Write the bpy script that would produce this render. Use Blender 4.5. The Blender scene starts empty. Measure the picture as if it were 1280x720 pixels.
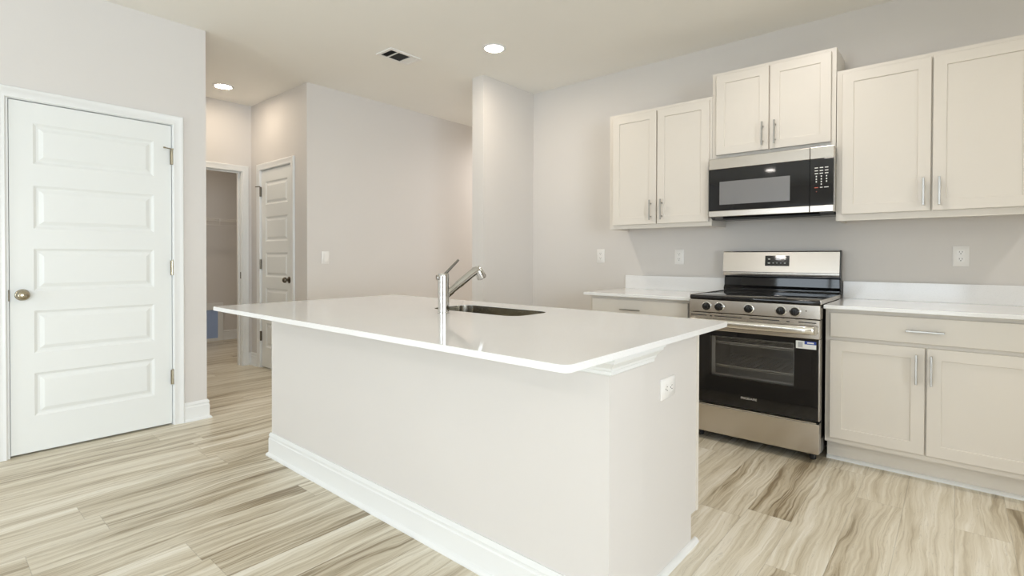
import bpy, bmesh, math, random
from mathutils import Vector, Matrix
random.seed(7)
S = bpy.context.scene
COL = S.collection
PI = math.pi

# ------------------------------------------------------------------ camera, world, light, exposure
F_PX, CX, CY = 646.2, 642.5, 328.7
th, pt, ro = math.radians(49.38), math.radians(-0.603), math.radians(0.143)
CAM_H = 1.1625
fw = Vector((math.sin(th), math.cos(th), 0)); rt = Vector((math.cos(th), -math.sin(th), 0)); up = Vector((0, 0, 1))
fw2 = fw*math.cos(pt) + up*math.sin(pt); up2 = up*math.cos(pt) - fw*math.sin(pt)
rt2 = rt*math.cos(ro) + up2*math.sin(ro); up3 = up2*math.cos(ro) - rt*math.sin(ro)
cd = bpy.data.cameras.new('camera'); cam = bpy.data.objects.new('camera', cd); COL.objects.link(cam)
cam.matrix_world = Matrix(((rt2.x, up3.x, -fw2.x, 0), (rt2.y, up3.y, -fw2.y, 0), (rt2.z, up3.z, -fw2.z, CAM_H), (0, 0, 0, 1)))
cd.sensor_width = 36; cd.lens = F_PX/1280*36
cd.shift_x = -(CX-640)/1280; cd.shift_y = (CY-360)/1280
cd.clip_start = .05
S.camera = cam
S.view_settings.view_transform = 'Standard'; S.view_settings.look = 'None'
S.view_settings.gamma = 1; S.view_settings.use_curve_mapping = False
S.view_settings.exposure = 0.68
S.cycles.max_bounces = 14; S.cycles.diffuse_bounces = 8; S.cycles.glossy_bounces = 5
S.cycles.transparent_max_bounces = 12; S.cycles.sample_clamp_indirect = 6; S.cycles.caustics_reflective = False

W = bpy.data.worlds.new('sky'); S.world = W; W.use_nodes = True
bg = W.node_tree.nodes['Background']; bg.inputs[0].default_value = (.80, .90, 1, 1); bg.inputs[1].default_value = 1.6

def area(name, loc, rot, sx, sy, power, color, spread=180, shape='RECTANGLE'):
    l = bpy.data.lights.new(name, 'AREA'); l.shape = shape; l.size = sx; l.size_y = sy
    l.energy = power; l.color = color; l.spread = math.radians(spread)
    o = bpy.data.objects.new(name, l); COL.objects.link(o); o.location = loc; o.rotation_euler = rot
    return o
DAY = (.85, .91, 1.0); WARM = (1.0, .92, .85)
# daylight through the big glazing of the living room behind the camera
area('daylight_west', (-5.62, 1.6, 1.25), (0, -PI/2, 0), 2.2, 3.4, 58, DAY)
area('daylight_south', (-2.1, -4.62, 1.4), (PI/2, 0, 0), 4.2, 1.9, 245, DAY)
area('closet_fill', (1.5, 6.7, 2.76), (0, 0, 0), .15, .15, 7.5, (1, .88, .74), 170, 'DISK')  # unseen fill light added to brighten the dim closet
# off-frame ceiling lamps: some read from reflections, others added to fill the room
for x, y, p in ((2.946, .75, 4.8), (2.9, -1.2, 5.5), (-2.9, 2.6, 14), (-2.9, -.8, 14), (-.6, -2.8, 22), (5.4, 3.95, 18)):
    area('overhead_light', (x, y, 2.765), (0, 0, 0), .15, .15, p, WARM, 165, 'DISK')

# ------------------------------------------------------------------ materials
def srgb(r, g, b):
    f = lambda c: (c/255/12.92) if c/255 <= .04045 else ((c/255+.055)/1.055)**2.4
    return (f(r), f(g), f(b), 1)
def mat(name, col, rough=.5, metal=0, **kw):
    m = bpy.data.materials.new(name); m.use_nodes = True
    p = m.node_tree.nodes['Principled BSDF']
    p.inputs['Base Color'].default_value = col; p.inputs['Roughness'].default_value = rough; p.inputs['Metallic'].default_value = metal
    for k, v in kw.items(): p.inputs[k.replace('_', ' ')].default_value = v
    return m
def nodes(m): return m.node_tree.nodes, m.node_tree.links, m.node_tree.nodes['Principled BSDF']
def paint(name, col, rough=.6, scale=220, bump=.03, var=.015):
    """painted surface: fine roller texture and a barely uneven colour"""
    m = mat(name, col, rough); N, L, p = nodes(m)
    g = N.new('ShaderNodeNewGeometry')
    n = N.new('ShaderNodeTexNoise'); n.inputs['Scale'].default_value = scale; n.inputs['Detail'].default_value = 3
    L.new(g.outputs['Position'], n.inputs['Vector'])
    b = N.new('ShaderNodeBump'); b.inputs['Strength'].default_value = bump; b.inputs['Distance'].default_value = .002
    L.new(n.outputs['Fac'], b.inputs['Height']); L.new(b.outputs['Normal'], p.inputs['Normal'])
    n2 = N.new('ShaderNodeTexNoise'); n2.inputs['Scale'].default_value = 2.3; L.new(g.outputs['Position'], n2.inputs['Vector'])
    r = N.new('ShaderNodeMapRange'); r.inputs['To Min'].default_value = 1-var; r.inputs['To Max'].default_value = 1+var
    L.new(n2.outputs['Fac'], r.inputs['Value'])
    h = N.new('ShaderNodeHueSaturation'); h.inputs['Color'].default_value = col; L.new(r.outputs['Result'], h.inputs['Value'])
    L.new(h.outputs['Color'], p.inputs['Base Color'])
    return m
def brushed(name, col, rough, stretch=(1, 1, 60), scale=30, bump=.02):
    m = mat(name, col, rough, 1); N, L, p = nodes(m)
    g = N.new('ShaderNodeNewGeometry'); mp = N.new('ShaderNodeMapping'); mp.inputs['Scale'].default_value = stretch
    L.new(g.outputs['Position'], mp.inputs['Vector'])
    n = N.new('ShaderNodeTexNoise'); n.inputs['Scale'].default_value = scale; n.inputs['Detail'].default_value = 4
    L.new(mp.outputs[0], n.inputs['Vector'])
    r = N.new('ShaderNodeMapRange'); r.inputs['To Min'].default_value = rough*.8; r.inputs['To Max'].default_value = rough*1.25
    L.new(n.outputs['Fac'], r.inputs['Value']); L.new(r.outputs['Result'], p.inputs['Roughness'])
    b = N.new('ShaderNodeBump'); b.inputs['Strength'].default_value = bump; b.inputs['Distance'].default_value = .001
    L.new(n.outputs['Fac'], b.inputs['Height']); L.new(b.outputs['Normal'], p.inputs['Normal'])
    return m
def pane(name, tint, refl_rough=.02, ior=1.45):
    m = bpy.data.materials.new(name); m.use_nodes = True; N, L = m.node_tree.nodes, m.node_tree.links
    N.remove(N['Principled BSDF'])
    t = N.new('ShaderNodeBsdfTransparent'); t.inputs[0].default_value = tint
    gl = N.new('ShaderNodeBsdfGlossy'); gl.inputs['Roughness'].default_value = refl_rough
    f = N.new('ShaderNodeFresnel'); f.inputs[0].default_value = ior
    x = N.new('ShaderNodeMixShader'); L.new(f.outputs[0], x.inputs[0]); L.new(t.outputs[0], x.inputs[1]); L.new(gl.outputs[0], x.inputs[2])
    L.new(x.outputs[0], N['Material Output'].inputs[0])
    return m
def emis(name, col, st):
    m = mat(name, (0, 0, 0, 1), .5); p = m.node_tree.nodes['Principled BSDF']
    p.inputs['Emission Color'].default_value = col; p.inputs['Emission Strength'].default_value = st
    return m

M = {}
M['wall'] = paint('greige_wall_paint', srgb(212, 209, 206), .62)
M['ceiling'] = paint('flat_ceiling_paint', srgb(238, 237, 233), .8, 120, .08)
M['trim'] = paint('white_semigloss_trim', srgb(226, 228, 228), .32, 90, .01, .006)
M['door'] = paint('white_door_paint', srgb(226, 229, 228), .35, 150, .015, .006)
M['cab'] = paint('cream_white_cabinet', srgb(219, 214, 206), .38, 120, .012, .008)
M['chrome'] = mat('polished_chrome', (.62, .615, .60, 1), .07, 1)
M['nickel'] = brushed('brushed_nickel', (.42, .41, .39, 1), .3, (1, 1, 1), 300)
M['knob'] = brushed('satin_nickel_knob', (.40, .36, .27, 1), .24, (1, 1, 1), 200)
M['gunmetal'] = mat('dark_grey_metal', (.26, .255, .245, 1), .2, 1)  # plain dark grey metal for the faucet lever
M['barsteel'] = brushed('bright_stainless_bar', (.74, .72, .68, 1), .2, (1, 1, 60), 30)
M['bronze'] = mat('dark_nickel', (.16, .14, .11, 1), .3, 1)
M['steel'] = brushed('stainless_steel', (.57, .53, .48, 1), .24, (1, 1, 60), 30)
M['sink'] = brushed('sink_stainless', (.50, .47, .40, 1), .2, (60, 1, 1), 20)
M['black'] = mat('black_enamel', (.008, .008, .008, 1), .22)
M['blackmat'] = mat('black_rubber', (.012, .012, .012, 1), .6)
M['blackglass'] = mat('black_glass', (.006, .006, .007, 1), .04)
M['cooktop'] = mat('ceramic_cooktop_glass', (.006, .006, .007, 1), .07)
M['plastic'] = mat('white_plastic', srgb(232, 231, 229), .3)
M['slot'] = mat('dark_slot', (.03, .03, .03, 1), .6)
M['dark'] = mat('dark_cavity', (.012, .012, .012, 1), .8)
M['vent_dark'] = mat('dark_vent_grey', (.035, .036, .037, 1), .7)  # dark tone for the ceiling vent's painted shade and the microwave grille
M['oven'] = mat('grey_oven_enamel', (.80, .80, .80, 1), .45)
M['rack'] = mat('chrome_rack_wire', (.9, .89, .87, 1), .5, 1)
M['ovenglass'] = pane('smoked_oven_glass', (.86, .86, .86, 1))
M['mesh'] = mat('grey_microwave_screen', (.19, .19, .195, 1), .25)
M['mark'] = mat('white_print', (.78, .78, .76, 1), .5)
M['redmark'] = mat('red_print', (.55, .12, .08, 1), .5)
M['digits'] = emis('lit_clock_digits', (.95, .97, 1, 1), .7)
M['sticker'] = mat('white_sticker', (.78, .80, .80, 1), .4)
M['stickblue'] = mat('blue_sticker_print', (.02, .06, .34, 1), .4)
M['greyprint'] = mat('grey_sticker_print', (.45, .47, .50, 1), .5)
M['lens'] = emis('lit_diffuser', (1, .86, .70, 1), 135)
M['lens_hall'] = emis('lit_hall_diffuser', (1, .84, .66, 1), 72)
M['blue'] = paint('blue_sheet', srgb(158, 180, 220), .35, 12, .05, .08)
M['glass'] = pane('window_glass', (.97, .985, .98, 1))
M['wire'] = mat('white_coated_wire', (.78, .77, .75, 1), .4)

def quartz():
    m = mat('white_quartz', srgb(238, 238, 235), .085); N, L, p = nodes(m)
    g = N.new('ShaderNodeNewGeometry')
    n = N.new('ShaderNodeTexNoise'); n.inputs['Scale'].default_value = 260; n.inputs['Detail'].default_value = 2
    n2 = N.new('ShaderNodeTexNoise'); n2.inputs['Scale'].default_value = 5; n2.inputs['Detail'].default_value = 4
    for q in (n, n2): L.new(g.outputs['Position'], q.inputs['Vector'])
    r = N.new('ShaderNodeValToRGB'); r.color_ramp.elements[0].position = .32; r.color_ramp.elements[0].color = srgb(226, 227, 228)
    r.color_ramp.elements[1].position = .45; r.color_ramp.elements[1].color = srgb(232, 233, 234)
    L.new(n.outputs['Fac'], r.inputs[0])
    h = N.new('ShaderNodeHueSaturation'); mr = N.new('ShaderNodeMapRange'); mr.inputs['To Min'].default_value = .98; mr.inputs['To Max'].default_value = 1.02
    L.new(n2.outputs['Fac'], mr.inputs['Value']); L.new(mr.outputs[0], h.inputs['Value']); L.new(r.outputs[0], h.inputs['Color'])
    L.new(h.outputs[0], p.inputs['Base Color'])
    return m
M['quartz'] = quartz()

def planks():
    m = mat('vinyl_wood_planks', (.5, .45, .36, 1), .34); N, L, p = nodes(m)
    PW, PL = .182, 1.22
    def math_(op, a, b=None, c=None):
        n = N.new('ShaderNodeMath'); n.operation = op
        for i, v in enumerate((a, b, c)):
            if v is None: continue
            if isinstance(v, (int, float)): n.inputs[i].default_value = v
            else: L.new(v, n.inputs[i])
        return n.outputs[0]
    g = N.new('ShaderNodeNewGeometry'); s = N.new('ShaderNodeSeparateXYZ'); L.new(g.outputs['Position'], s.inputs[0])
    yr = math_('DIVIDE', s.outputs['Y'], PW); row = math_('FLOOR', yr); fy = math_('FRACT', yr)
    w1 = N.new('ShaderNodeTexWhiteNoise'); w1.noise_dimensions = '1D'; L.new(row, w1.inputs['W'])
    xr = math_('ADD', math_('DIVIDE', s.outputs['X'], PL), math_('MULTIPLY', w1.outputs['Value'], 3.7))
    idx = math_('FLOOR', xr); fx = math_('FRACT', xr)
    cv = N.new('ShaderNodeCombineXYZ'); L.new(row, cv.inputs[0]); L.new(idx, cv.inputs[1])
    w2 = N.new('ShaderNodeTexWhiteNoise'); w2.noise_dimensions = '2D'; L.new(cv.outputs[0], w2.inputs['Vector'])
    off = math_('MULTIPLY', w2.outputs['Value'], 61.0)
    wc = N.new('ShaderNodeCombineXYZ')
    L.new(math_('ADD', math_('MULTIPLY', s.outputs['X'], 2.1), off), wc.inputs[0]); L.new(math_('MULTIPLY', s.outputs['Y'], 5.0), wc.inputs[1]); L.new(off, wc.inputs[2])
    wn_ = N.new('ShaderNodeTexNoise'); wn_.inputs['Scale'].default_value = 1.0; wn_.inputs['Detail'].default_value = 3; L.new(wc.outputs[0], wn_.inputs['Vector'])
    warp = math_('MULTIPLY', math_('SUBTRACT', wn_.outputs['Fac'], .5), .10)
    yw = math_('ADD', s.outputs['Y'], warp)          # the grain wanders across each board
    def stretched(kx, ky, scale, detail, dist, rough=.55):
        c = N.new('ShaderNodeCombineXYZ')
        L.new(math_('ADD', math_('MULTIPLY', s.outputs['X'], kx), off), c.inputs[0])
        L.new(math_('MULTIPLY', yw, ky), c.inputs[1]); L.new(off, c.inputs[2])
        n = N.new('ShaderNodeTexNoise'); n.inputs['Scale'].default_value = scale; n.inputs['Detail'].default_value = detail
        n.inputs['Distortion'].default_value = dist; n.inputs['Roughness'].default_value = rough
        L.new(c.outputs[0], n.inputs['Vector']); return n.outputs['Fac']
    big = stretched(.32, 5.2, 1.9, 3, 1.0)         # broad figure of each board
    mid = stretched(.40, 15, 2.4, 4, 1.7)           # cathedral streaks
    fine = stretched(.9, 55, 3.0, 3, .3)          # pores
    f = math_('ADD', math_('MULTIPLY', big, .62), math_('MULTIPLY', mid, .48))
    f = math_('ADD', f, math_('MULTIPLY', math_('SUBTRACT', fine, .5), .07))
    f = math_('ADD', f, math_('MULTIPLY', math_('SUBTRACT', w2.outputs['Value'], .5), .16))
    r = N.new('ShaderNodeValToRGB'); cr = r.color_ramp
    cols = [(.37, (136, 122, 98)), (.45, (184, 173, 150)), (.54, (208, 200, 181)), (.63, (222, 216, 200)), (.74, (236, 232, 221))]
    cr.elements[0].position = cols[0][0]; cr.elements[0].color = srgb(*cols[0][1])
    cr.elements[1].position = cols[-1][0]; cr.elements[1].color = srgb(*cols[-1][1])
    for q, c in cols[1:-1]: e = cr.elements.new(q); e.color = srgb(*c)
    L.new(f, r.inputs[0])
    # thin knife-lines in the grain
    vein = stretched(.45, 9, 3.4, 3, 2.2)
    vl = math_('LESS_THAN', math_('ABSOLUTE', math_('SUBTRACT', vein, .5)), .007)
    # joints between boards
    ey = math_('MINIMUM', fy, math_('SUBTRACT', 1, fy)); ex = math_('MINIMUM', fx, math_('SUBTRACT', 1, fx))
    j = math_('MAXIMUM', math_('LESS_THAN', ey, .0075), math_('LESS_THAN', ex, .0011))
    dk = math_('SUBTRACT', 1, math_('ADD', math_('MULTIPLY', j, .20), math_('MULTIPLY', vl, .16)))
    h = N.new('ShaderNodeHueSaturation'); L.new(r.outputs[0], h.inputs['Color']); L.new(dk, h.inputs['Value'])
    L.new(h.outputs[0], p.inputs['Base Color'])
    b = N.new('ShaderNodeBump'); b.inputs['Strength'].default_value = .12; b.inputs['Distance'].default_value = .002
    L.new(math_('SUBTRACT', fine, math_('MULTIPLY', j, .8)), b.inputs['Height']); L.new(b.outputs[0], p.inputs['Normal'])
    return m
M['floor'] = planks()

# ------------------------------------------------------------------ mesh helpers
def rrect(x0, x1, y0, y1, r, n=6):
    """rounded rectangle as a list of points, counter-clockwise"""
    out = []
    for cx, cy, a0 in ((x1-r, y1-r, 0), (x0+r, y1-r, PI/2), (x0+r, y0+r, PI), (x1-r, y0+r, 1.5*PI)):
        for k in range(n+1):
            a = a0 + PI/2*k/n; out.append((cx+r*math.cos(a), cy+r*math.sin(a)))
    return out
class MB:
    def __init__(s): s.bm = bmesh.new()
    def box(s, x0, x1, y0, y1, z0, z1, bev=0, seg=2):
        x0, x1 = sorted((x0, x1)); y0, y1 = sorted((y0, y1)); z0, z1 = sorted((z0, z1))
        b = bmesh.new()
        v = [b.verts.new(p) for p in ((x0,y0,z0),(x1,y0,z0),(x1,y1,z0),(x0,y1,z0),(x0,y0,z1),(x1,y0,z1),(x1,y1,z1),(x0,y1,z1))]
        for f in ((3,2,1,0),(4,5,6,7),(0,1,5,4),(1,2,6,5),(2,3,7,6),(3,0,4,7)): b.faces.new([v[i] for i in f])
        if bev: bmesh.ops.bevel(b, geom=b.edges[:], offset=bev, segments=seg, profile=.5, affect='EDGES')
        s.merge(b); return s
    def merge(s, b):
        me = bpy.data.meshes.new('tmp'); b.to_mesh(me); b.free(); s.bm.from_mesh(me); bpy.data.meshes.remove(me)
    def rings(s, loops, cap0=True, cap1=True, closed=True):
        vs = [[s.bm.verts.new(p) for p in l] for l in loops]
        n = len(loops[0])
        for a, b in zip(vs, vs[1:]):
            for i in range(n if closed else n-1):
                k = (i+1) % n; s.bm.faces.new((a[i], a[k], b[k], b[i]))
        if cap0: s.bm.faces.new(vs[0][::-1])
        if cap1: s.bm.faces.new(vs[-1])
        return s
    def lathe(s, o, d, prof, n=28, cap0=True, cap1=True):
        o = Vector(o); d = Vector(d).normalized(); a = d.orthogonal().normalized(); b = d.cross(a)
        return s.rings([[o + d*t + (a*math.cos(2*PI*k/n) + b*math.sin(2*PI*k/n))*max(r, 1e-5) for k in range(n)] for t, r in prof], cap0, cap1)
    def cyl(s, p0, p1, r, n=24, ch=0):
        p0, p1 = Vector(p0), Vector(p1); L = (p1-p0).length
        pr = [(0, r), (L, r)] if not ch else [(0, r-ch), (ch, r), (L-ch, r), (L, r-ch)]
        return s.lathe(p0, p1-p0, pr, n)
    def tube(s, pts, r, n=12):
        pts = [Vector(p) for p in pts]; rs = r if isinstance(r, (list, tuple)) else [r]*len(pts)
        t0 = (pts[1]-pts[0]).normalized(); a = t0.orthogonal().normalized(); loops = []
        for i, p in enumerate(pts):
            t = (pts[min(i+1, len(pts)-1)] - pts[max(i-1, 0)]).normalized()
            a = (a - t*a.dot(t)).normalized(); b = t.cross(a)
            loops.append([p + (a*math.cos(2*PI*k/n) + b*math.sin(2*PI*k/n))*rs[i] for k in range(n)])
        return s.rings(loops)
    def prism(s, poly, mp, h0, h1):
        return s.rings([[mp(u, v, h0) for u, v in poly], [mp(u, v, h1) for u, v in poly]])
    def sweep(s, path, prof, mp):
        """profile (offset to the right of the path, height) along a mitred 2-D path"""
        P = [Vector((p[0], p[1])) for p in path]; loops = []
        for i, p in enumerate(P):
            ds = []
            if i > 0: ds.append((P[i]-P[i-1]).normalized())
            if i < len(P)-1: ds.append((P[i+1]-P[i]).normalized())
            ns = [Vector((d.y, -d.x)) for d in ds]
            m = sum(ns, Vector((0, 0)))/len(ns); m = m/max(m.length_squared, 1e-6)
            loops.append([mp(p.x+m.x*o, p.y+m.y*o, h) for o, h in prof])
        return s.rings(loops)
    def slab(s, u0, u1, v0, v1, t, mp, panels=(), rings=(), ch=.0015):
        """door or drawer front: depth 0 is its face, panels = (u0,u1,v0,v1) sharing one u range; rings = (inset, depth) steps into a panel"""
        q = lambda a0, a1, b0, b1, d: [mp(a0, b0, d), mp(a1, b0, d), mp(a1, b1, d), mp(a0, b1, d)]
        bm = s.bm
        def ring(l0, l1):
            for i in range(4):
                k = (i+1) % 4; bm.faces.new((l0[i], l0[k], l1[k], l1[i]))
        V = lambda pts: [bm.verts.new(p) for p in pts]
        b = V(q(u0, u1, v0, v1, -t)); e = V(q(u0, u1, v0, v1, -ch)); f = V(q(u0+ch, u1-ch, v0+ch, v1-ch, 0))
        bm.faces.new(b[::-1]); ring(b, e); ring(e, f)
        if not panels: bm.faces.new(f)
        else:
            panels = sorted(panels, key=lambda k: k[2]); pu0, pu1 = panels[0][0], panels[0][1]
            bl, br = f[0], f[1]
            lo, ro_ = f[0], f[1]; prev = None
            left, right = [f[0]], [f[1]]
            pl = []
            for pa in panels: pl.append(V(q(*pa, 0)))
            # rails between panels, stiles left and right
            bm.faces.new((f[0], f[1], pl[0][1], pl[0][0]))
            for a, c in zip(pl, pl[1:]): bm.faces.new((a[3], a[2], c[1], c[0]))
            bm.faces.new((pl[-1][3], pl[-1][2], f[2], f[3]))
            bm.faces.new([f[0]] + [w for a in pl for w in (a[0], a[3])] + [f[3]])
            bm.faces.new([f[1]] + [w for a in pl for w in (a[1], a[2])] + [f[2]])
            for a, pa in zip(pl, panels):
                cur = a
                for ins, dep in rings:
                    nx = V(q(pa[0]+ins, pa[1]-ins, pa[2]+ins, pa[3]-ins, dep)); ring(cur, nx); cur = nx
                bm.faces.new(cur)
        return s
    def obj(s, name, m, parent=None, smooth=None, kind=None, loc=None):
        bmesh.ops.recalc_face_normals(s.bm, faces=s.bm.faces[:])
        me = bpy.data.meshes.new(name)
        o = bpy.data.objects.new(name, me); COL.objects.link(o)
        root = parent
        while root is not None and root.parent is not None: root = root.parent
        off = Vector(root.location) if root is not None else Vector(loc or (0, 0, 0))
        bmesh.ops.translate(s.bm, verts=s.bm.verts[:], vec=-off)
        s.bm.to_mesh(me); s.bm.free()
        me.materials.append(M[m] if isinstance(m, str) else m)
        if smooth:
            me.shade_smooth(); me.set_sharp_from_angle(angle=math.radians(smooth))
        if parent is not None: o.parent = parent
        else: o.location = off
        if kind: o['kind'] = kind
        return o
def thing(name, label, cat, loc=(0, 0, 0), group=None):
    o = bpy.data.objects.new(name, None); COL.objects.link(o); o.location = loc; o.empty_display_size = .1
    return tag(o, label, cat, group)
def tag(o, label, cat, group=None):
    o['label'] = label; o['category'] = cat
    if group: o['group'] = group
    return o
def struct(name, mb, m, smooth=None): return mb.obj(name, m, None, smooth, 'structure')
def text(name, body, size, m, parent, mtx):
    c = bpy.data.curves.new('txt', 'FONT'); c.body = body; c.size = size; c.align_x = 'CENTER'; c.align_y = 'CENTER'; c.extrude = .0004
    t = bpy.data.objects.new('txt', c); COL.objects.link(t)
    bpy.context.view_layer.update()
    me = bpy.data.meshes.new_from_object(t.evaluated_get(bpy.context.evaluated_depsgraph_get()))
    bpy.data.objects.remove(t); bpy.data.curves.remove(c)
    root = parent
    while root.parent is not None: root = root.parent
    me.transform(Matrix.Translation(-Vector(root.location)) @ mtx)
    me.materials.clear(); me.materials.append(M[m])
    o = bpy.data.objects.new(name, me); COL.objects.link(o); o.parent = parent
    return o
XZ = lambda y: (lambda a, b, h: (a, y-h, b))        # wall facing -Y: h comes out of the wall
YZ = lambda x: (lambda a, b, h: (x-h, a, b))        # wall facing -X
FL = lambda a, b, h: (a, b, h)

# ------------------------------------------------------------------ the room
H = 2.782
XK, YS0, YS1, XS = 4.0235, 3.203, 3.342, 3.313      # kitchen wall, stub wall
YF, XH, YH, YD, XW = 4.588, 2.395, 5.793, 4.110, 1.385   # far wall, hall side wall, hall end wall, left wall, its end
WX, SY, YC, XE = -5.5, -4.5, 7.79, 6.6
struct('floor', MB().box(WX-.12, XE+.12, SY-.12, YC+.12, -.1, 0), 'floor')
struct('ceiling', MB().box(WX-.12, XE+.12, SY-.12, YC+.12, H, H+.1), 'ceiling')
struct('wall_right', MB().box(XK, XK+.12, SY, YS1, 0, H), 'wall')
struct('wall_stub', MB().box(XS, XK, YS0, YS1, 0, H), 'wall')
struct('wall_back', MB().box(XH, XE, YF, YF+.115, 0, H), 'wall')
struct('wall_passage', MB().box(XK+.12, XE, YS1-.115, YS1, 0, H).box(XE, XE+.12, YS1-.115, YF+.115, 0, H), 'wall')
D1 = (.362, 1.173, 2.066); D2 = (4.888, 5.562, 2.066); D3 = (1.50, 2.29, 2.066)
struct('wall_left', MB().box(WX, D1[0]-.02, YD, YD+.115, 0, H).box(D1[0]-.02, D1[1]+.02, YD, YD+.115, D1[2]+.02, H).box(D1[1]+.02, XW, YD, YD+.115, 0, H), 'wall')
struct('wall_pantry', MB().box(XW-.115, XW, YD+.115, YH, 0, H), 'wall')
struct('wall_hall', MB().box(XH, XH+.115, YF+.115, D2[0]-.02, 0, H).box(XH, XH+.115, D2[0]-.02, D2[1]+.02, D2[2]+.02, H).box(XH, XH+.115, D2[1]+.02, YH, 0, H), 'wall')
struct('wall_hall_end', MB().box(1.0, D3[0]-.02, YH, YH+.115, 0, H).box(D3[0]-.02, D3[1]+.02, YH, YH+.115, D3[2]+.02, H).box(D3[1]+.02, 3.62, YH, YH+.115, 0, H), 'wall')
struct('wall_closet', MB().box(1.0, 3.62, YC, YC+.115, 0, H).box(.9, 1.0, YH, YC+.115, 0, H).box(3.5, 3.62, YH+.115, YC, 0, H), 'wall')
# rooms behind the two closed doors are dark
struct('wall_pantry_back', MB().box(WX, XW-.115, YH, YH+.1, 0, H), 'wall')
# living-room walls behind the camera, with the glazing that lights the place
def window_wall(name, span, holes, mk):
    b = MB(); a = span[0]
    for h0, h1, z0, z1 in holes:
        b.box(*mk(a, h0, 0, H)); b.box(*mk(h0, h1, z1, H))
        if z0 > 0: b.box(*mk(h0, h1, 0, z0))
        a = h1
    b.box(*mk(a, span[1], 0, H)); struct(name, b, 'wall')
west = [(-.15, 3.35, .02, 2.36)]
south = [(-4.25, .05, .42, 2.4)]
window_wall('wall_west', (SY, YD), west, lambda a, b, z0, z1: (WX-.12, WX, a, b, z0, z1))
window_wall('wall_south', (WX, XK+.12), south, lambda a, b, z0, z1: (a, b, SY-.12, SY, z0, z1))
wn = 0
for holes, side in ((west, 'w'), (south, 's')):
    for h0, h1, z0, z1 in holes:
        wn += 1; f, g = MB(), MB()
        bars = [h0+.03, h1-.03] + [h0+(h1-h0)*k/3 for k in (1, 2)] if h1-h0 > 2 else [h0+.03, h1-.03]
        for c in bars:
            f.box(*((WX-.08, WX-.02, c-.03, c+.03, z0, z1) if side == 'w' else (c-.03, c+.03, SY-.08, SY-.02, z0, z1)))
        for z in (z0+.03, z1-.03):
            f.box(*((WX-.08, WX-.02, h0, h1, z-.03, z+.03) if side == 'w' else (h0, h1, SY-.08, SY-.02, z-.03, z+.03)))
        g.box(*((WX-.052, WX-.048, h0, h1, z0, z1) if side == 'w' else (h0, h1, SY-.052, SY-.048, z0, z1)))
        fo = struct('window_%d' % wn, f, 'trim'); g.obj('pane', 'glass', fo)

# trim --------------------------------------------------------------------------------------
BASE = [(0, 0), (.026, 0), (.026, .006), (.022, .014), (.015, .019), (.014, .022), (.014, .098), (.0105, .104), (.0105, .112), (.013, .1155), (.0115, .123), (.006, .134), (0, .134)]
CASE = [(0, 0), (0, .011), (.004, .014), (.012, .014), (.016, .0125), (.044, .0165), (.050, .0195), (.058, .0195), (.062, .016), (.062, 0)]
def casing(name, a0, a1, top, mp):
    # path runs up the left side, across and down the right with the opening on its right: profile offset is to the LEFT, so run it reversed
    b = MB(); b.sweep([(a1, 0), (a1, top), (a0, top), (a0, 0)], CASE, mp); return struct(name, b, 'trim', 30)
casing('trim_1', D1[0]-.012, D1[1]+.003, D1[2]+.003, XZ(YD))
casing('trim_2', D2[0]-.003, D2[1]+.003, D2[2]+.003, YZ(XH))
casing('trim_3', D3[0]-.003, D3[1]+.008, D3[2]+.003, XZ(YH))
def jamb(name, a0, a1, top, mk, depth, stop):
    b = MB(); b.box(*mk(a0-.02, a0, 0, top+.02, 0, depth)); b.box(*mk(a1, a1+.02, 0, top+.02, 0, depth)); b.box(*mk(a0, a1, top, top+.02, 0, depth))
    if stop:
        s0, s1 = stop
        b.box(*mk(a0, a0+.011, 0, top, s0, s1)); b.box(*mk(a1-.011, a1, 0, top, s0, s1)); b.box(*mk(a0+.011, a1-.011, top-.011, top, s0, s1))
    return struct(name, b, 'trim')
mkY = lambda y: (lambda a, b, z0, z1, d0, d1: (a, b, y+d0, y+d1, z0, z1))
mkX = lambda x: (lambda a, b, z0, z1, d0, d1: (x+d0, x+d1, a, b, z0, z1))
jamb('trim_4', D1[0], D1[1], D1[2], mkY(YD), .115, (.048, .08))
jamb('trim_5', D2[0], D2[1], D2[2], mkX(XH), .115, (.048, .08))
j3 = jamb('trim_6', D3[0], D3[1], D3[2], mkY(YH), .115, (.045, .075))
MB().box(D3[1]-.0015, D3[1]+.001, YH+.008, YH+.03, .93, 1.0).obj('strike_plate', 'bronze', j3)
struct('baseboard_left', MB().sweep([(D1[1]+.066, YD), (XW, YD), (XW, YH)], BASE, FL), 'trim', 30)
struct('baseboard_left_far', MB().sweep([(WX, YD), (D1[0]-.075, YD)], BASE, FL), 'trim', 30)
struct('baseboard_hall', MB().sweep([(D3[1]+.071, YH), (XH, YH), (XH, D2[1]+.066)], BASE, FL), 'trim', 30)
struct('baseboard_back', MB().sweep([(XH, D2[0]-.066), (XH, YF), (XE, YF)], BASE, FL), 'trim', 30)
struct('baseboard_stub', MB().sweep([(XK, YS1), (XS, YS1), (XS, YS0), (XK, YS0), (XK, 2.16)], BASE, FL), 'trim', 30)
struct('baseboard_closet', MB().sweep([(2.832, YC), (3.5, YC), (3.5, YH+.115)], BASE, FL), 'trim', 30)

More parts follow.
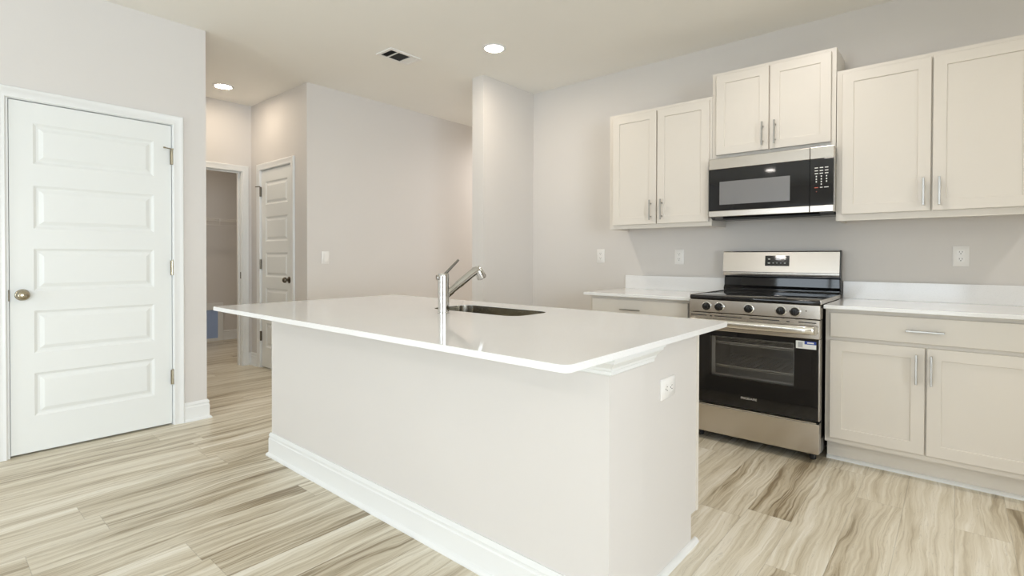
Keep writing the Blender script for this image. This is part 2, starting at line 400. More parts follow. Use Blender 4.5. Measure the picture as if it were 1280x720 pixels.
# panelled doors ------------------------------------------------------------------------------
PAN_Z = [(.222, .475), (.592, .842), (.957, 1.208), (1.324, 1.578), (1.704, 1.942)]
PRINGS = [(.006, -.004), (.014, -.0085), (.024, -.0085), (.042, -.0015), (.046, -.0005)]
def knob_set(door, pos, d, m, r=.030):
    k = MB().lathe(pos, d, [(0, .033), (.003, .033), (.008, .028), (.010, .012), (.024, .0105), (.030, .017), (.036, r*.93), (.044, r), (.054, r*.93), (.061, r*.72), (.065, r*.35), (.066, .001)], 32)
    return k.obj('door_knob', m, door, 40)
dm = XZ(YD+.006)
door1 = struct('door_1', MB().slab(D1[0]+.003, D1[1]-.003, .012, D1[2]-.004, .035, dm, [(.468, 1.068, a, b) for a, b in PAN_Z], PRINGS), 'door')
knob_set(door1, (.418, YD+.006, .938), (0, -1, 0), 'knob')
MB().box(D1[0]-.004, D1[0]+.0025, YD-.001, YD+.005, .905, .97).obj('strike_plate', 'bronze', door1)
for z in (1.845, 1.086, .332):
    x = D1[1]-.001
    hg = MB().cyl((x, YD-.006, z-.05), (x, YD-.006, z+.05), .0075, 14, .001).box(x-.012, x+.012, YD-.004, YD+.002, z-.05, z+.05).cyl((x, YD-.006, z+.05), (x, YD-.006, z+.056), .005, 12).obj('hinge', 'knob', door1, 40)
    if z > 1.8:
        MB().cyl((x, YD-.006, z+.052), (x, YD-.006, z+.060), .010, 14).tube([(x, YD-.007, z+.056), (x-.02, YD-.018, z+.056), (x-.05, YD-.034, z+.056)], .0035, 10).cyl((x-.05, YD-.034, z+.056), (x-.058, YD-.038, z+.056), .006, 12).obj('door_stop', 'knob', hg, 40)
dm2 = YZ(XH+.006)
door2 = struct('door_2', MB().slab(D2[0]+.003, D2[1]-.003, .012, D2[2]-.004, .035, dm2, [(4.983, 5.463, a, b) for a, b in PAN_Z], PRINGS), 'door')
knob_set(door2, (XH+.006, 4.948, .938), (-1, 0, 0), 'bronze', .028)
for z in (1.845, 1.086, .332):
    y = D2[1]-.001
    hg = MB().cyl((XH-.006, y, z-.05), (XH-.006, y, z+.05), .0075, 14, .001).box(XH-.004, XH+.002, y-.012, y+.012, z-.05, z+.05).obj('hinge', 'bronze', door2, 40)
    if z > 1.8: MB().tube([(XH-.007, y, z+.054), (XH-.02, y+.02, z+.054), (XH-.034, y+.05, z+.054)], .0045, 10).obj('door_stop', 'bronze', hg, 40)

# ------------------------------------------------------------------ island
BX, BY0, BY1, PX = 1.3705, .794, 3.043, 1.601
ZI = .892; TH = .021
isl = thing('kitchen_island', 'greige painted kitchen island with tall white baseboard and white crown under the countertop', 'kitchen island', (1.72, 1.9, 0))
MB().box(BX, PX, BY0, BY1, 0, ZI-TH).obj('half_wall', 'wall', isl)
struct_b = MB().sweep([(PX, BY1), (BX, BY1), (BX, BY0)], BASE, FL)
struct_b.obj('baseboard', 'trim', isl, 30)
CROWN = [(0, .806), (.006, .806), (.010, .810), (.010, .820), (.014, .823), (.015, .830), (.023, .840), (.032, .849), (.033, .857), (.038, .859), (.038, .871), (0, .871)]
MB().sweep([(PX, BY1), (BX, BY1), (BX, BY0), (1.645, BY0), (1.645, BY0+.012)], CROWN, FL).obj('crown_molding', 'trim', isl, 30)
YP = .811
mp_end = lambda u, v, h: (u, YP+h, v)
endpoly = [(PX, 0), (2.052, 0), (2.052, .122), (2.098, .122), (2.098, ZI-TH), (PX, ZI-TH)]
MB().prism(endpoly, mp_end, 0, .016).obj('end_panel', 'wall', isl)
MB().prism(endpoly, mp_end, BY1-YP-.02, BY1-YP-.004).obj('end_panel', 'wall', isl)
qr = [(0, 0)] + [(.018*math.cos(a*PI/12), .018*math.sin(a*PI/12)) for a in range(7)]
MB().sweep([(PX+.015, YP), (2.092, YP)], qr, FL).obj('shoe_molding', 'trim', isl, 40)
MB().box(2.04, 2.052, YP+.016, BY1-.02, 0, .122).box(PX, 2.098, YP+.016, BY1-.02, .122, .14).box(2.098, 2.118, YP-.004, BY1-.004, .122, ZI-TH).obj('face_frame', 'cab', isl)
ys = [YP+.02+(BY1-.024-YP-.02)*k/4 for k in range(5)]
mpI = lambda u, v, d: (2.137+d, u, v)
for a, b in zip(ys, ys[1:]):
    dd = MB().slab(a+.01, b-.01, .148, .845, .019, mpI, [(a+.065, b-.065, .203, .79)], [(.001, -.006)]).obj('door', 'cab', isl)
    MB().cyl((2.165, b-.04, .62), (2.165, b-.04, .77), .0055, 12).cyl((2.137, b-.04, .65), (2.165, b-.04, .65), .0045, 10).cyl((2.137, b-.04, .74), (2.165, b-.04, .74), .0045, 10).obj('handle', 'nickel', dd, 40)

# countertop with the sink cut-out
IX0, IX1, IY0, IY1 = 1.066, 2.272, .738, 3.088
SK = (1.79, 2.075, 1.53, 2.135)
def topslab(outer, hole, z0, z1):
    b = bmesh.new()
    for loop in (outer, hole):
        if not loop: continue
        vs = [b.verts.new((x, y, z1)) for x, y in loop]
        for i in range(len(vs)): b.edges.new((vs[i], vs[(i+1) % len(vs)]))
    bmesh.ops.triangle_fill(b, use_beauty=True, use_dissolve=False, edges=b.edges[:], normal=(0, 0, 1))
    r = bmesh.ops.extrude_face_region(b, geom=b.faces[:])
    bmesh.ops.translate(b, verts=[v for v in r['geom'] if isinstance(v, bmesh.types.BMVert)], vec=(0, 0, z0-z1))
    m = MB(); m.bm.free(); m.bm = b; return m
def soften(o, w=.003, seg=3, ang=40):
    md = o.modifiers.new('bevel', 'BEVEL'); md.width = w; md.segments = seg; md.limit_method = 'ANGLE'; md.angle_limit = math.radians(ang); md.harden_normals = False
    o.data.shade_smooth(); o.data.set_sharp_from_angle(angle=math.radians(50)); return o
top = topslab(rrect(IX0, IX1, IY0, IY1, .028, 6), rrect(*SK, .075, 8), ZI-TH, ZI)
top = top.obj('island_countertop', 'quartz', None, 50, loc=(1.67, 1.9, ZI-TH)); soften(top, .0035)
tag(top, 'white quartz countertop overhanging the kitchen island, with the sink opening cut into it', 'countertop')

sk = thing('undermount_sink', 'stainless steel undermount sink bowl sunk in the island countertop behind the tap', 'sink', (1.93, 1.83, ZI-.23))
e = .006
loops = []
for ins, z, r in ((-.02, ZI-TH-.0008, .095), (.001, ZI-TH-.0008, .074), (.001, ZI-.001, .074), (.0025, ZI-.001, .0725), (.0025, ZI-.05, .0725), (.004, ZI-.2, .07), (.02, ZI-.222, .06), (.06, ZI-.228, .05), (.105, ZI-.230, .03)):
    loops.append([(x, y, z) for x, y in rrect(SK[0]+ins, SK[1]-ins, SK[2]+ins, SK[3]-ins, r, 8)])
MB().rings(loops, False, True).obj('bowl', 'sink', sk, 50)
MB().lathe((1.93, 1.83, ZI-.2295), (0, 0, 1), [(0, .045), (.002, .045), (.002, .034), (-.004, .03), (-.006, .001)], 28).obj('drain', 'chrome', sk, 40)

fx, fy = 1.676, 1.886
fc = thing('faucet', 'chrome single-lever pull-out faucet standing on the island countertop beside the sink', 'faucet', (fx, fy, ZI))
MB().lathe((fx, fy, ZI), (0, 0, 1), [(0, .029), (.004, .029), (.005, .027), (.150, .027), (.151, .026), (.1525, .026)], 40).obj('body', 'chrome', fc, 40)
ang = math.radians(-20); sd = Vector((math.cos(ang), math.sin(ang), 0)); Z = Vector((0, 0, 1)); FO = Vector((fx, fy, ZI))
cap = MB().lathe((fx, fy, ZI+.1535), (0, 0, 1), [(0, .027), (.020, .027), (.036, .027), (.040, .025), (.041, .001)], 40)
cap.cyl(FO - sd*.020 + Z*.174, FO - sd*.036 + Z*.174, .0135, 24, .002)
cap = cap.obj('valve_cap', 'chrome', fc, 40)
MB().tube([FO + sd*.008 + Z*.190, FO + sd*.022 + Z*.204, FO + sd*.078 + Z*.258], [.0075, .0068, .0055], 12).obj('lever', 'gunmetal', cap, 40)
p0 = FO + sd*.016 + Z*.092; p1 = FO + sd*.172 + Z*.206
dv = (p1-p0).normalized()
MB().tube([p0, p0+dv*.03, p0+dv*.035, p0+dv*.075, p0+dv*.0755, p1-dv*.02, p1], [.0205, .020, .018, .018, .0195, .0195, .0195], 24).obj('spout', 'chrome', fc, 40)
q0 = p1
hd = MB().tube([q0-dv*.03, q0, q0+dv*.008-Z*.001, q0+sd*.016-Z*.008, q0+sd*.025-Z*.022, q0+sd*.034-Z*.036], [.0195, .020, .021, .0235, .025, .025], 24)
hd = hd.obj('spray_head', 'chrome', fc, 50)
nz = Vector(q0+sd*.034-Z*.036); nd = (sd*.55-Z).normalized()
MB().cyl(nz, nz+nd*.004, .021, 24).obj('nozzle', 'bronze', hd, 40)

# ------------------------------------------------------------------ kitchen-wall cabinets
SH = [(.0012, -.0015), (.002, -.0065)]
def bar_pull(parent, x, y, z, L, vertical, m='nickel'):
    b = MB(); o = .030
    if vertical:
        b.box(x-o-.005, x-o+.005, y-.005, y+.005, z-L/2, z+L/2, .0015)
        for q in (z-L/2+.028, z+L/2-.028): b.box(x-o, x, y-.004, y+.004, q-.004, q+.004)
    else:
        b.box(x-o-.005, x-o+.005, y-L/2, y+L/2, z-.005, z+.005, .0015)
        for q in (y-L/2+.028, y+L/2-.028): b.box(x-o, x, q-.004, q+.004, z-.004, z+.004)
    return b.obj('handle', m, parent)
def shaker(parent, ya, yb, z0, z1, x, fr=.057):
    ya, yb = sorted((ya, yb))
    return MB().slab(ya, yb, z0, z1, .019, YZ(x), [(ya+fr, yb-fr, z0+fr, z1-fr)], SH).obj('door', 'cab', parent)
def upper(label, y0, y1, z0, z1, doors, dz, group='wall cabinets'):
    xf = 3.726
    t = thing('wall_cabinet', label, 'cabinet', ((xf+XK)/2, (y0+y1)/2, z0), group)
    c = MB().box(xf+.019, XK-.002, y0, y0+.016, z0, z1).box(xf+.019, XK-.002, y1-.016, y1, z0, z1).box(xf+.019, XK-.002, y0+.016, y1-.016, z1-.016, z1)
    c.box(xf+.019, XK-.002, y0+.016, y1-.016, z0+.022, z0+.036).box(XK-.012, XK-.002, y0+.016, y1-.016, z0+.036, z1-.016)
    c.obj('carcass', 'cab', t)
    w = .036
    MB().box(xf, xf+.019, y0, y1, z0, z0+w+.004).box(xf, xf+.019, y0, y1, z1-w, z1).box(xf, xf+.019, y0, y0+w, z0+w+.004, z1-w).box(xf, xf+.019, y1-w, y1, z0+w+.004, z1-w).box(xf, xf+.019, (y0+y1)/2-.02, (y0+y1)/2+.02, z0+w+.004, z1-w).obj('face_frame', 'cab', t)
    for (a, b, hy) in doors:
        d = shaker(t, a, b, dz[0], dz[1], xf-.0205)
        bar_pull(d, xf-.0205, hy, dz[0]+.028+.0775, .155, True)
    return t
upper('tall cream wall cabinet right of the microwave, with two shaker doors', -.341, .573, 1.393, 2.314, [(.541, .118, .148), (.109, -.309, .079)], (1.432, 2.288))
upper('cream wall cabinet left of the microwave, nearest the narrow stub wall', 1.335, 2.164, 1.393, 2.314, [(2.127, 1.753, 1.793), (1.744, 1.352, 1.704)], (1.424, 2.288))
upper('short cream wall cabinet mounted higher, directly above the microwave', .577, 1.333, 1.855, 2.466, [(1.302, .959, .993), (.950, .602, .918)], (1.886, 2.442))

def base(label, y0, y1, dy, doors, pull_y):
    xf = 3.413; t = thing('base_cabinet', label, 'cabinet', (3.7, (y0+y1)/2, 0), 'base cabinets')
    zt = .878
    MB().box(xf+.019, XK-.002, y0, y1, .117, zt).box(3.498, XK-.002, y0, y1, 0, .117).obj('carcass', 'cab', t)
    MB().box(3.488, 3.498, y0, y1, 0, .117).obj('toe_kick', 'cab', t)
    MB().sweep([(3.488, y1), (3.488, y0)], qr, FL).obj('shoe_molding', 'trim', t, 40)
    w = .036
    f = MB().box(xf, xf+.019, y0, y1, .117, .117+w).box(xf, xf+.019, y0, y1, zt-.022, zt).box(xf, xf+.019, y0, y0+w, .117+w, zt-.022).box(xf, xf+.019, y1-w, y1, .117+w, zt-.022).box(xf, xf+.019, y0+w, y1-w, .69, .73)
    f.box(xf, xf+.019, (y0+y1)/2-.02, (y0+y1)/2+.02, .117+w, .69).obj('face_frame', 'cab', t)
    d = MB().slab(dy[0], dy[1], .720, .856, .019, YZ(xf-.0205), ch=.003).obj('drawer', 'cab', t)
    bar_pull(d, xf-.0205, pull_y, .786, .158, False)
    for a, b, hy in doors:
        o = shaker(t, a, b, .147, .700, xf-.0205); bar_pull(o, xf-.0205, hy, .589, .155, True)
base('cream base cabinet right of the range with one wide drawer above two doors', -.341, .570, (-.309, .546), [(.545, .1225, .157), (.114, -.309, .096)], .124)
base('cream base cabinet left of the range, mostly hidden behind the island', 1.342, 2.150, (1.37, 2.122), [(2.122, 1.75, 1.785), (1.742, 1.37, 1.707)], 1.79)

def counter(label, y0, y1, yb0, yb1):
    t = thing('countertop', label, 'countertop', (3.69, (y0+y1)/2, .879), 'kitchen wall countertops')
    o = MB().box(3.349, XK-.001, y0, y1, .879, .900).obj('slab', 'quartz', t); soften(o, .003)
    o = MB().box(XK-.021, XK-.001, yb0, yb1, .900, 1.013).obj('backsplash', 'quartz', t); soften(o, .002)
counter('white quartz countertop with low backsplash to the right of the range', -.36, .572, -.36, .572)
counter('white quartz countertop with low backsplash to the left of the range', 1.335, 2.172, 1.335, 2.170)

# ------------------------------------------------------------------ range
y0, y1, xf = .577, 1.330, 3.31
rg = thing('kitchen_range', 'freestanding stainless steel electric range with black oven door and five knobs', 'range', (3.65, (y0+y1)/2, 0))
b = MB()                                            # body is an open box so that the oven cavity is real
b.box(3.37, 3.99, y0+.004, y0+.03, .05, .895).box(3.37, 3.99, y1-.03, y1-.004, .05, .895).box(3.97, 3.99, y0+.03, y1-.03, .05, .895)
b.box(3.37, 3.97, y0+.03, y1-.03, .05, .23).box(3.37, 3.97, y0+.03, y1-.03, .78, .895)
b.obj('body', 'black', rg)
CV = (.655, 1.252, .30, .74)                       # oven cavity
b = MB().box(3.38, 3.90, CV[0]-.05, CV[0], .24, .775).box(3.38, 3.90, CV[1], CV[1]+.04, .24, .775).box(3.38, 3.90, CV[0], CV[1], .24, CV[2]).box(3.38, 3.90, CV[0], CV[1], CV[3], .775).box(3.88, 3.90, CV[0], CV[1], CV[2], CV[3])
b.obj('oven_cavity', 'oven', rg)
for z in (.625, .475):
    r = MB().tube([(3.395, CV[0]+.01, z), (3.395, CV[1]-.01, z)], .0058, 8).tube([(3.40, CV[0]+.01, z-.012), (3.40, CV[1]-.01, z-.012)], .003, 8).tube([(3.86, CV[0]+.01, z), (3.86, CV[1]-.01, z)], .0035, 8)
    for k in range(17):
        y = CV[0]+.02+(CV[1]-CV[0]-.04)*k/16; r.tube([(3.393, y, z), (3.86, y, z)], .0022, 6)
    r.obj('oven_rack', 'rack', rg, 50)
for y in (y0+.05, y1-.05):
    for x in (3.40, 3.93): MB().cyl((x, y, 0), (x, y, .052), .018, 16, .002).obj('foot', 'blackmat', rg, 40)
# storage drawer
o = MB().box(xf, 3.37, y0+.004, y1-.004, .054, .226, .004).obj('drawer', 'steel', rg)
MB().box(xf+.004, 3.36, y0+.02, y1-.02, .2265, .2325, .001).obj('drawer_lip', 'chrome', o)
# oven door: steel header, glass skin with a window
dr = MB().box(xf+.002, 3.366, y0+.004, y1-.004, .704, .813, .004).obj('oven_door', 'steel', rg)
WN = (.711, 1.195, .420, .672)
g = MB()
for (a, c, z0, z1) in ((y0+.006, WN[0], .244, .7035), (WN[1], y1-.006, .244, .7035), (WN[0], WN[1], .244, WN[2]), (WN[0], WN[1], WN[3], .7035)):
    g.box(xf+.004, 3.366, a, c, z0, z1)
g.obj('door_glass', 'blackglass', dr)
MB().box(xf+.006, xf+.010, WN[0]-.001, WN[1]+.001, WN[2]-.001, WN[3]+.001).obj('window_pane', 'ovenglass', dr)
MB().box(3.352, 3.358, WN[0], WN[0]+.012, WN[2], WN[3]).box(3.352, 3.358, WN[1]-.022, WN[1], WN[2], WN[3]).box(3.352, 3.358, WN[0], WN[1], WN[3]-.012, WN[3]).box(3.352, 3.358, WN[0], WN[1], WN[2], WN[2]+.01).obj('window_frame', 'oven', dr)
MB().box(xf+.003, 3.366, y0+.003, y0+.009, .244, .704).obj('edge_trim', 'steel', dr)
for a, c in ((1.315, 1.215), (1.165, 1.0), (.955, .79), (.69, .60)): MB().box(xf+.0005, xf+.003, c, a, .7935, .7985).obj('vent_slot', 'slot', dr)
for a, c in ((1.195, 1.18), (.752, .735)): MB().box(xf+.0005, xf+.003, c, a, .7915, .7975).obj('vent_slot', 'slot', dr)
hb = MB()
pr = [(math.cos(2*PI*k/16)*.011, math.sin(2*PI*k/16)*.0235) for k in range(16)]
hp = [(1.318, 3.305, .7), (1.312, 3.276, 1), (1.296, 3.262, 1), (1.25, 3.258, 1), (.955, 3.255, 1), (.66, 3.258, 1), (.612, 3.262, 1), (.596, 3.276, 1), (.590, 3.305, .7)]
hb.rings([[(x+a*sc, y, .757+c*sc) for a, c in pr] for y, x, sc in hp]); hb.obj('handle', 'barsteel', dr, 50)
text('logo_lettering', 'FRIGIDAIRE', .0185, 'rack', dr, Matrix.Translation((xf+.0036, .957, .305)) @ Matrix(((0, 0, -1, 0), (-1, 0, 0, 0), (0, 1, 0, 0), (0, 0, 0, 1))))
st = MB().box(xf+.0034, xf+.0040, .599, .702, .646, .690).obj('energy_sticker', 'sticker', dr); st['label'] = 'white and blue paper sticker'
MB().box(xf+.0030, xf+.0034, .599, .658, .672, .690).obj('blue_header', 'stickblue', st)
MB().box(xf+.0027, xf+.0030, .611, .644, .677, .685).obj('white_print', 'sticker', st)
MB().box(xf+.0030, xf+.0034, .667, .691, .653, .683).obj('grey_print', 'greyprint', st)
# control panel with knobs
cp = MB().box(xf, 3.38, y0+.002, y1-.002, .817, .896, .003).obj('control_panel', 'steel', rg)
for y in (1.214, 1.135, .960, .781, .707):
    bz = MB().lathe((xf, y, .855), (-1, 0, 0), [(0, .0305), (.003, .0305), (.005, .028), (.005, .001)], 32).obj('knob_bezel', 'chrome', cp, 40)
    k = MB().lathe((xf-.004, y, .855), (-1, 0, 0), [(0, .0245), (.006, .0245), (.012, .0235), (.022, .0205), (.025, .0185), (.026, .001)], 32)
    k.box(xf-.037, xf-.022, y-.0045, y+.0045, .855-.0195, .855+.0195, .002); k.obj('knob', 'black', bz, 40)
MB().lathe((xf, .650, .862), (-1, 0, 0), [(0, .003), (.0008, .003)], 12).obj('indicator_mark', 'slot', cp)
# cooktop
ct = MB().box(xf+.002, 3.945, y0+.004, y1-.004, .8965, .9235, .008, 3).obj('cooktop', 'cooktop', rg, 50)
for ya_, yb_ in ((y0+.0005, y0+.009), (y1-.009, y1-.0005)): MB().box(xf+.012, 3.945, ya_, yb_, .9, .9260, .0015).obj('side_trim', 'steel', ct)
# backguard
bp = [(3.985, .9235), (3.952, .9235), (3.952, .945), (3.968, .965), (3.972, 1.022), (3.985, 1.03)]
prx = lambda u, v, h: (u, h, v)
MB().prism(bp, prx, y0+.006, y1-.006).obj('lower_backguard', 'blackglass', rg)
MB().box(3.985, 4.02, y0+.003, y1-.003, .92, 1.21).obj('backguard_body', 'black', rg)
bp = [(3.985, 1.036), (3.944, 1.036), (3.941, 1.042), (3.941, 1.060), (3.936, 1.064), (3.952, 1.205), (3.957, 1.2115), (3.985, 1.2115)]
bk = MB().prism(bp, prx, y0+.006, y1-.004).obj('backguard', 'steel', rg, 30)
MB().prism([(3.985, .93), (3.948, .93), (3.935, 1.03), (3.932, 1.062), (3.949, 1.207), (3.956, 1.214), (3.985, 1.214)], prx, y0-.001, y0+.0055).obj('end_cap', 'black', bk)
def on_guard(z): return 3.936+(z-1.064)/(1.205-1.064)*.016
dm_ = MB(); zc0, zc1 = 1.108, 1.180
dm_.prism([(on_guard(zc0)-.001, zc0), (on_guard(zc1)-.001, zc1), (on_guard(zc1)+.004, zc1), (on_guard(zc0)+.004, zc0)], prx, .880, 1.036)
dsp = dm_.obj('clock_display', 'blackglass', bk)
rot = Matrix(((0, 0, -1, 0), (-1, 0, 0, 0), (0, 1, 0, 0), (0, 0, 0, 1)))
text('clock_digits', '12:04', .015, 'digits', dsp, Matrix.Translation((on_guard(1.156)-.0018, .951, 1.156)) @ rot)
for y, z, w in ((1.009, 1.156, .014), (1.010, 1.128, .014), (.907, 1.156, .010), (.908, 1.128, .010)): MB().box(on_guard(z)-.0018, on_guard(z), y-w/2, y+w/2, z-.0028, z+.0028).obj('key_print', 'mark', dsp)
for y in (.982, .958, .934): MB().box(on_guard(1.128)-.0016, on_guard(1.128), y-.004, y+.004, 1.126, 1.131).obj('key_print', 'greyprint', dsp)

# ------------------------------------------------------------------ microwave
xf = 3.653
mw = thing('microwave', 'stainless steel and black over-the-range microwave hung under the short wall cabinet', 'microwave', (3.84, .953, 1.44))
MB().prism([(3.672, 1.853), (XK-.003, 1.853), (XK-.003, 1.44), (3.74, 1.432), (3.69, 1.446), (3.672, 1.449)], prx, y0+.001, y1+.001).obj('body', 'black', mw)
SP = .704
md_ = MB().box(xf, 3.671, SP+.001, y1+.002, 1.778, 1.852, .003).obj('door', 'steel', mw)
MB().box(xf, 3.671, SP+.001, y1+.002, 1.449, 1.490, .003).obj('lower_band', 'steel', md_)
MB().box(xf+.002, 3.671, SP+.001, y1+.001, 1.4905, 1.7775, .001).obj('door_glass', 'blackglass', md_)
MB().box(xf+.0008, xf+.002, .816, 1.257, 1.531, 1.690).obj('window_screen', 'mesh', md_)
cpn = MB().box(xf, 3.671, y0-.002, SP-.001, 1.778, 1.852, .003).obj('control_column', 'steel', mw)
MB().box(xf, 3.671, y0-.002, SP-.001, 1.449, 1.490, .003).obj('lower_band', 'steel', cpn)
pn = MB().box(xf+.002, 3.671, y0-.001, SP-.001, 1.4905, 1.7775, .001).obj('keypad_panel', 'blackglass', cpn)
MB().box(3.672, 3.72, y0-.004, y0, 1.449, 1.852).obj('side_trim', 'steel', mw)
def key(y0_, y1_, z0_, z1_, m='mark', n='key_print'): MB().box(xf+.0012, xf+.002, y0_, y1_, z0_, z1_).obj(n, m, pn)
cols = [.668, .641, .613]
for r_, z in enumerate((1.722, 1.704, 1.687)):
    for c in cols: key(c-.009, c+.009, z-.0025, z+.0025)
for r_, z in enumerate((1.669, 1.652, 1.636, 1.620)):
    for i, c in enumerate(cols):
        if r_ == 3 and i != 1: continue
        key(c-.0032, c+.0032, z-.004, z+.004)
for c, w in ((.641, .007), (.614, .012)): key(c-w, c+w, 1.598, 1.6025)
key(.658, .678, 1.5975, 1.6025, 'redmark', 'stop_key_print'); key(.665, .669, 1.573, 1.577, 'redmark', 'light_key_print')
v = MB()
for k in range(9): v.box(3.70+k*.008, 3.704+k*.008, .66, 1.25, 1.4315, 1.440)
v.obj('vent_grille', 'vent_dark', mw)

# ------------------------------------------------------------------ outlets and switch
def plate(name, label, cat, c, mp, horizontal=False, kind='outlet', group=None, w=.076, h=.121):
    """mp maps (along, up, out) about the centre to the wall"""
    sw = (lambda a, b, d: mp(b, a, d)) if horizontal else mp
    t = thing(name, label, cat, c, group)
    o = MB(); l = lambda ins, d: [sw(x, y, d) for x, y in rrect(-w/2+ins, w/2-ins, -h/2+ins, h/2-ins, .004, 3)]
    o.rings([l(0, .0004), l(0, .003), l(.0035, .0062)]); p = o.obj('cover_plate', 'plastic', t, 40)
    if kind == 'outlet':
        for s_ in (-.0205, .0205):
            q = MB(); q.rings([[sw(x, y+s_, d) for x, y in rrect(-.017, .017, -.0145, .0145, .008, 4)] for d in (.006, .0078)]); f = q.obj('socket_face', 'plastic', p, 40)
            z = MB()
            for a in (-.0065, .0065): z.rings([[sw(a+x, s_+.004+y, d) for x, y in ((-.0012, -.0042), (.0012, -.0042), (.0012, .0042), (-.0012, .0042))] for d in (.0076, .0081)])
            z.rings([[sw(.0028*math.cos(2*PI*k/12), s_-.0068+.0028*math.sin(2*PI*k/12), d) for k in range(12)] for d in (.0076, .0081)])
            z.obj('slots', 'slot', f)
        MB().rings([[sw(.0028*math.cos(2*PI*k/12), .0028*math.sin(2*PI*k/12), d) for k in range(12)] for d in (.006, .007)]).obj('screw', 'plastic', p)
    else:
        MB().rings([[sw(x, y, d) for x, y in rrect(-.0165, .0165, -.034, .034, .002, 2)] for d in (.006, .0085)]).obj('bezel', 'plastic', p)
        MB().rings([[sw(x, y, .0085) for x, y in rrect(-.0145, .0145, -.031, .031, .002, 2)], [sw(x, y, .0095+(.0035 if y < 0 else 0)) for x, y in rrect(-.0145, .0145, -.031, .031, .002, 2)]]).obj('rocker', 'plastic', p)
on_k = lambda y, z: (lambda a, b, d: (XK-d, y+a, z+b))
plate('power_outlet', 'white outlet on bare kitchen wall left of the wall cabinets, above the countertop end', 'outlet', (XK, 2.426, 1.178), on_k(2.426, 1.178), group='kitchen wall outlets')
plate('power_outlet', 'white outlet under the left wall cabinet beside the range back panel', 'outlet', (XK, 1.698, 1.172), on_k(1.698, 1.172), group='kitchen wall outlets')
plate('power_outlet', 'white outlet under the right wall cabinet, right of the range', 'outlet', (XK, -.015, 1.178), on_k(-.015, 1.178), group='kitchen wall outlets')
plate('power_outlet', 'white outlet mounted sideways on the end of the island', 'outlet', (1.818, YP, .683), lambda a, b, d: (1.818+a, YP-d, .683+b), True)
plate('light_switch', 'white rocker light switch on the far wall left of the stub wall', 'switch', (2.578, YF, 1.157), lambda a, b, d: (2.578+a, YF-d, 1.157+b), kind='switch')

# ------------------------------------------------------------------ ceiling fittings
def overhead_light(label, x, y, lens='lens'):
    t = thing('recessed_light', label, 'ceiling light', (x, y, H), 'recessed ceiling lights')
    MB().lathe((x, y, H-.0005), (0, 0, -1), [(0, .092), (.003, .092), (.006, .086), (.007, .074), (.005, .070), (0, .070)], 40).obj('trim_ring', 'trim', t, 40)
    MB().lathe((x, y, H-.0015), (0, 0, -1), [(0, .070), (.003, .069), (.0045, .060), (.005, .001)], 40).obj('lens', lens, t, 40)
overhead_light('lit round recessed light in the kitchen ceiling in front of the stub wall', 2.946, 2.735)
overhead_light('lit round recessed light in the hall ceiling before the closet doorway', 1.939, 5.306, 'lens_hall')
x0, x1, ya, yb = 2.415, 2.724, 3.328, 3.526
vt = thing('ceiling_vent', 'white rectangular air vent with dark louvre openings in the ceiling', 'vent', ((x0+x1)/2, (ya+yb)/2, H))
f = MB(); zc = H-.0005
f.box(x0, x1, ya, ya+.028, zc-.010, zc, .003).box(x0, x1, yb-.028, yb, zc-.010, zc, .003).box(x0, x0+.026, ya+.028, yb-.028, zc-.010, zc, .002).box(x1-.026, x1, ya+.028, yb-.028, zc-.010, zc, .002)
f.box(x0+.086, x0+.098, ya+.028, yb-.028, zc-.009, zc).box(x1-.098, x1-.086, ya+.028, yb-.028, zc-.009, zc)
f.obj('frame', 'plastic', vt)
MB().box(x0+.02, x1-.02, ya+.02, yb-.02, zc-.0012, zc).obj('shade_backing', 'vent_dark', vt)  # flat dark sheet standing in for the shade inside the vent
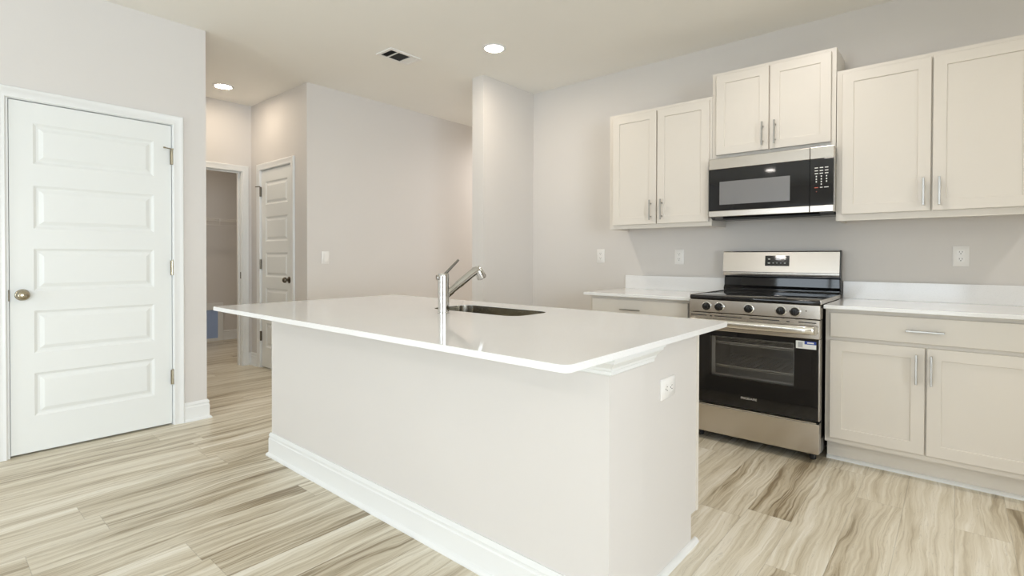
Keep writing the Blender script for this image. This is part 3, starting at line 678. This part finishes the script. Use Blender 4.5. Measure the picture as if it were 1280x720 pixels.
for (a, c, n, tilt) in ((x0+.028, x0+.085, 5, -1), (x0+.099, x1-.099, 9, 0), (x1-.085, x1-.028, 5, 1)):
    s = MB()
    for k in range(n):
        x = a+(c-a)*(k+.5)/n
        if tilt == 1: s.rings([[(x-.006, y, zc-.002), (x+.006, y, zc-.009), (x+.006, y, zc-.008), (x-.006, y, zc-.001)] for y in (ya+.028, yb-.028)])
        elif tilt == -1: s.rings([[(x+.0015, y, zc-.002), (x-.0015, y, zc-.009), (x-.0023, y, zc-.009), (x+.0007, y, zc-.002)] for y in (ya+.028, yb-.028)])
        else:
            y = ya+.028+(yb-ya-.056)*(k+.5)/n
            s.rings([[(xx, y-.001, zc-.002), (xx, y+.003, zc-.008), (xx, y+.0038, zc-.008), (xx, y-.0002, zc-.002)] for xx in (a, c)])
    s.obj('louvre', 'vent_dark' if tilt < 1 else 'plastic', vt)  # two banks coloured dark for the shade between slats, third left white

# ------------------------------------------------------------------ closet at the end of the hall
sh = thing('wire_shelf', 'white wire closet shelf with hanging rail seen through the hall doorway', 'shelf', (2.4, YC-.15, 1.665))
w = MB(); ys0, xs0, xs1 = YC-.30, 1.005, 3.495
for yy, zz, r in ((ys0, 1.668, .004), (ys0, 1.640, .0045), (YC-.01, 1.668, .004), (YC-.15, 1.664, .003)): w.tube([(xs0, yy, zz), (xs1, yy, zz)], r, 8)
n = 80
for k in range(n+1):
    x = xs0+.01+(xs1-xs0-.02)*k/n; w.tube([(x, YC-.008, 1.671), (x, ys0, 1.671), (x, ys0, 1.640)], .0017, 5)
w.obj('deck', 'wire', sh)
for x in (1.9, 2.52, 3.15):
    MB().tube([(x, ys0+.005, 1.662), (x, YC-.005, 1.40)], .005, 8).obj('brace', 'wire', sh)
for x in (2.07, 2.69, 3.3):
    MB().box(x-.012, x+.012, ys0-.008, ys0+.006, 1.635, 1.675).tube([(x, ys0, 1.64), (x, ys0+.004, 1.575)], .003, 8).obj('clip', 'wire', sh)
MB().tube([(xs0, ys0+.02, 1.585), (xs1, ys0+.02, 1.585)], .004, 8).obj('hanging_rail', 'wire', sh)
pnl = thing('access_panel', 'low blue panel in a white frame at the foot of the closet back wall', 'panel', (2.5, YC, 0))
MB().box(2.19, 2.83, YC-.02, YC-.001, .43, .525, .002).box(2.764, 2.83, YC-.02, YC-.001, 0, .43, .002).box(2.19, 2.254, YC-.02, YC-.001, 0, .43, .002).box(2.254, 2.764, YC-.02, YC-.001, 0, .04, .002).obj('frame', 'trim', pnl)
MB().box(2.254, 2.764, YC-.008, YC-.001, .04, .43).obj('panel_face', 'blue', pnl)
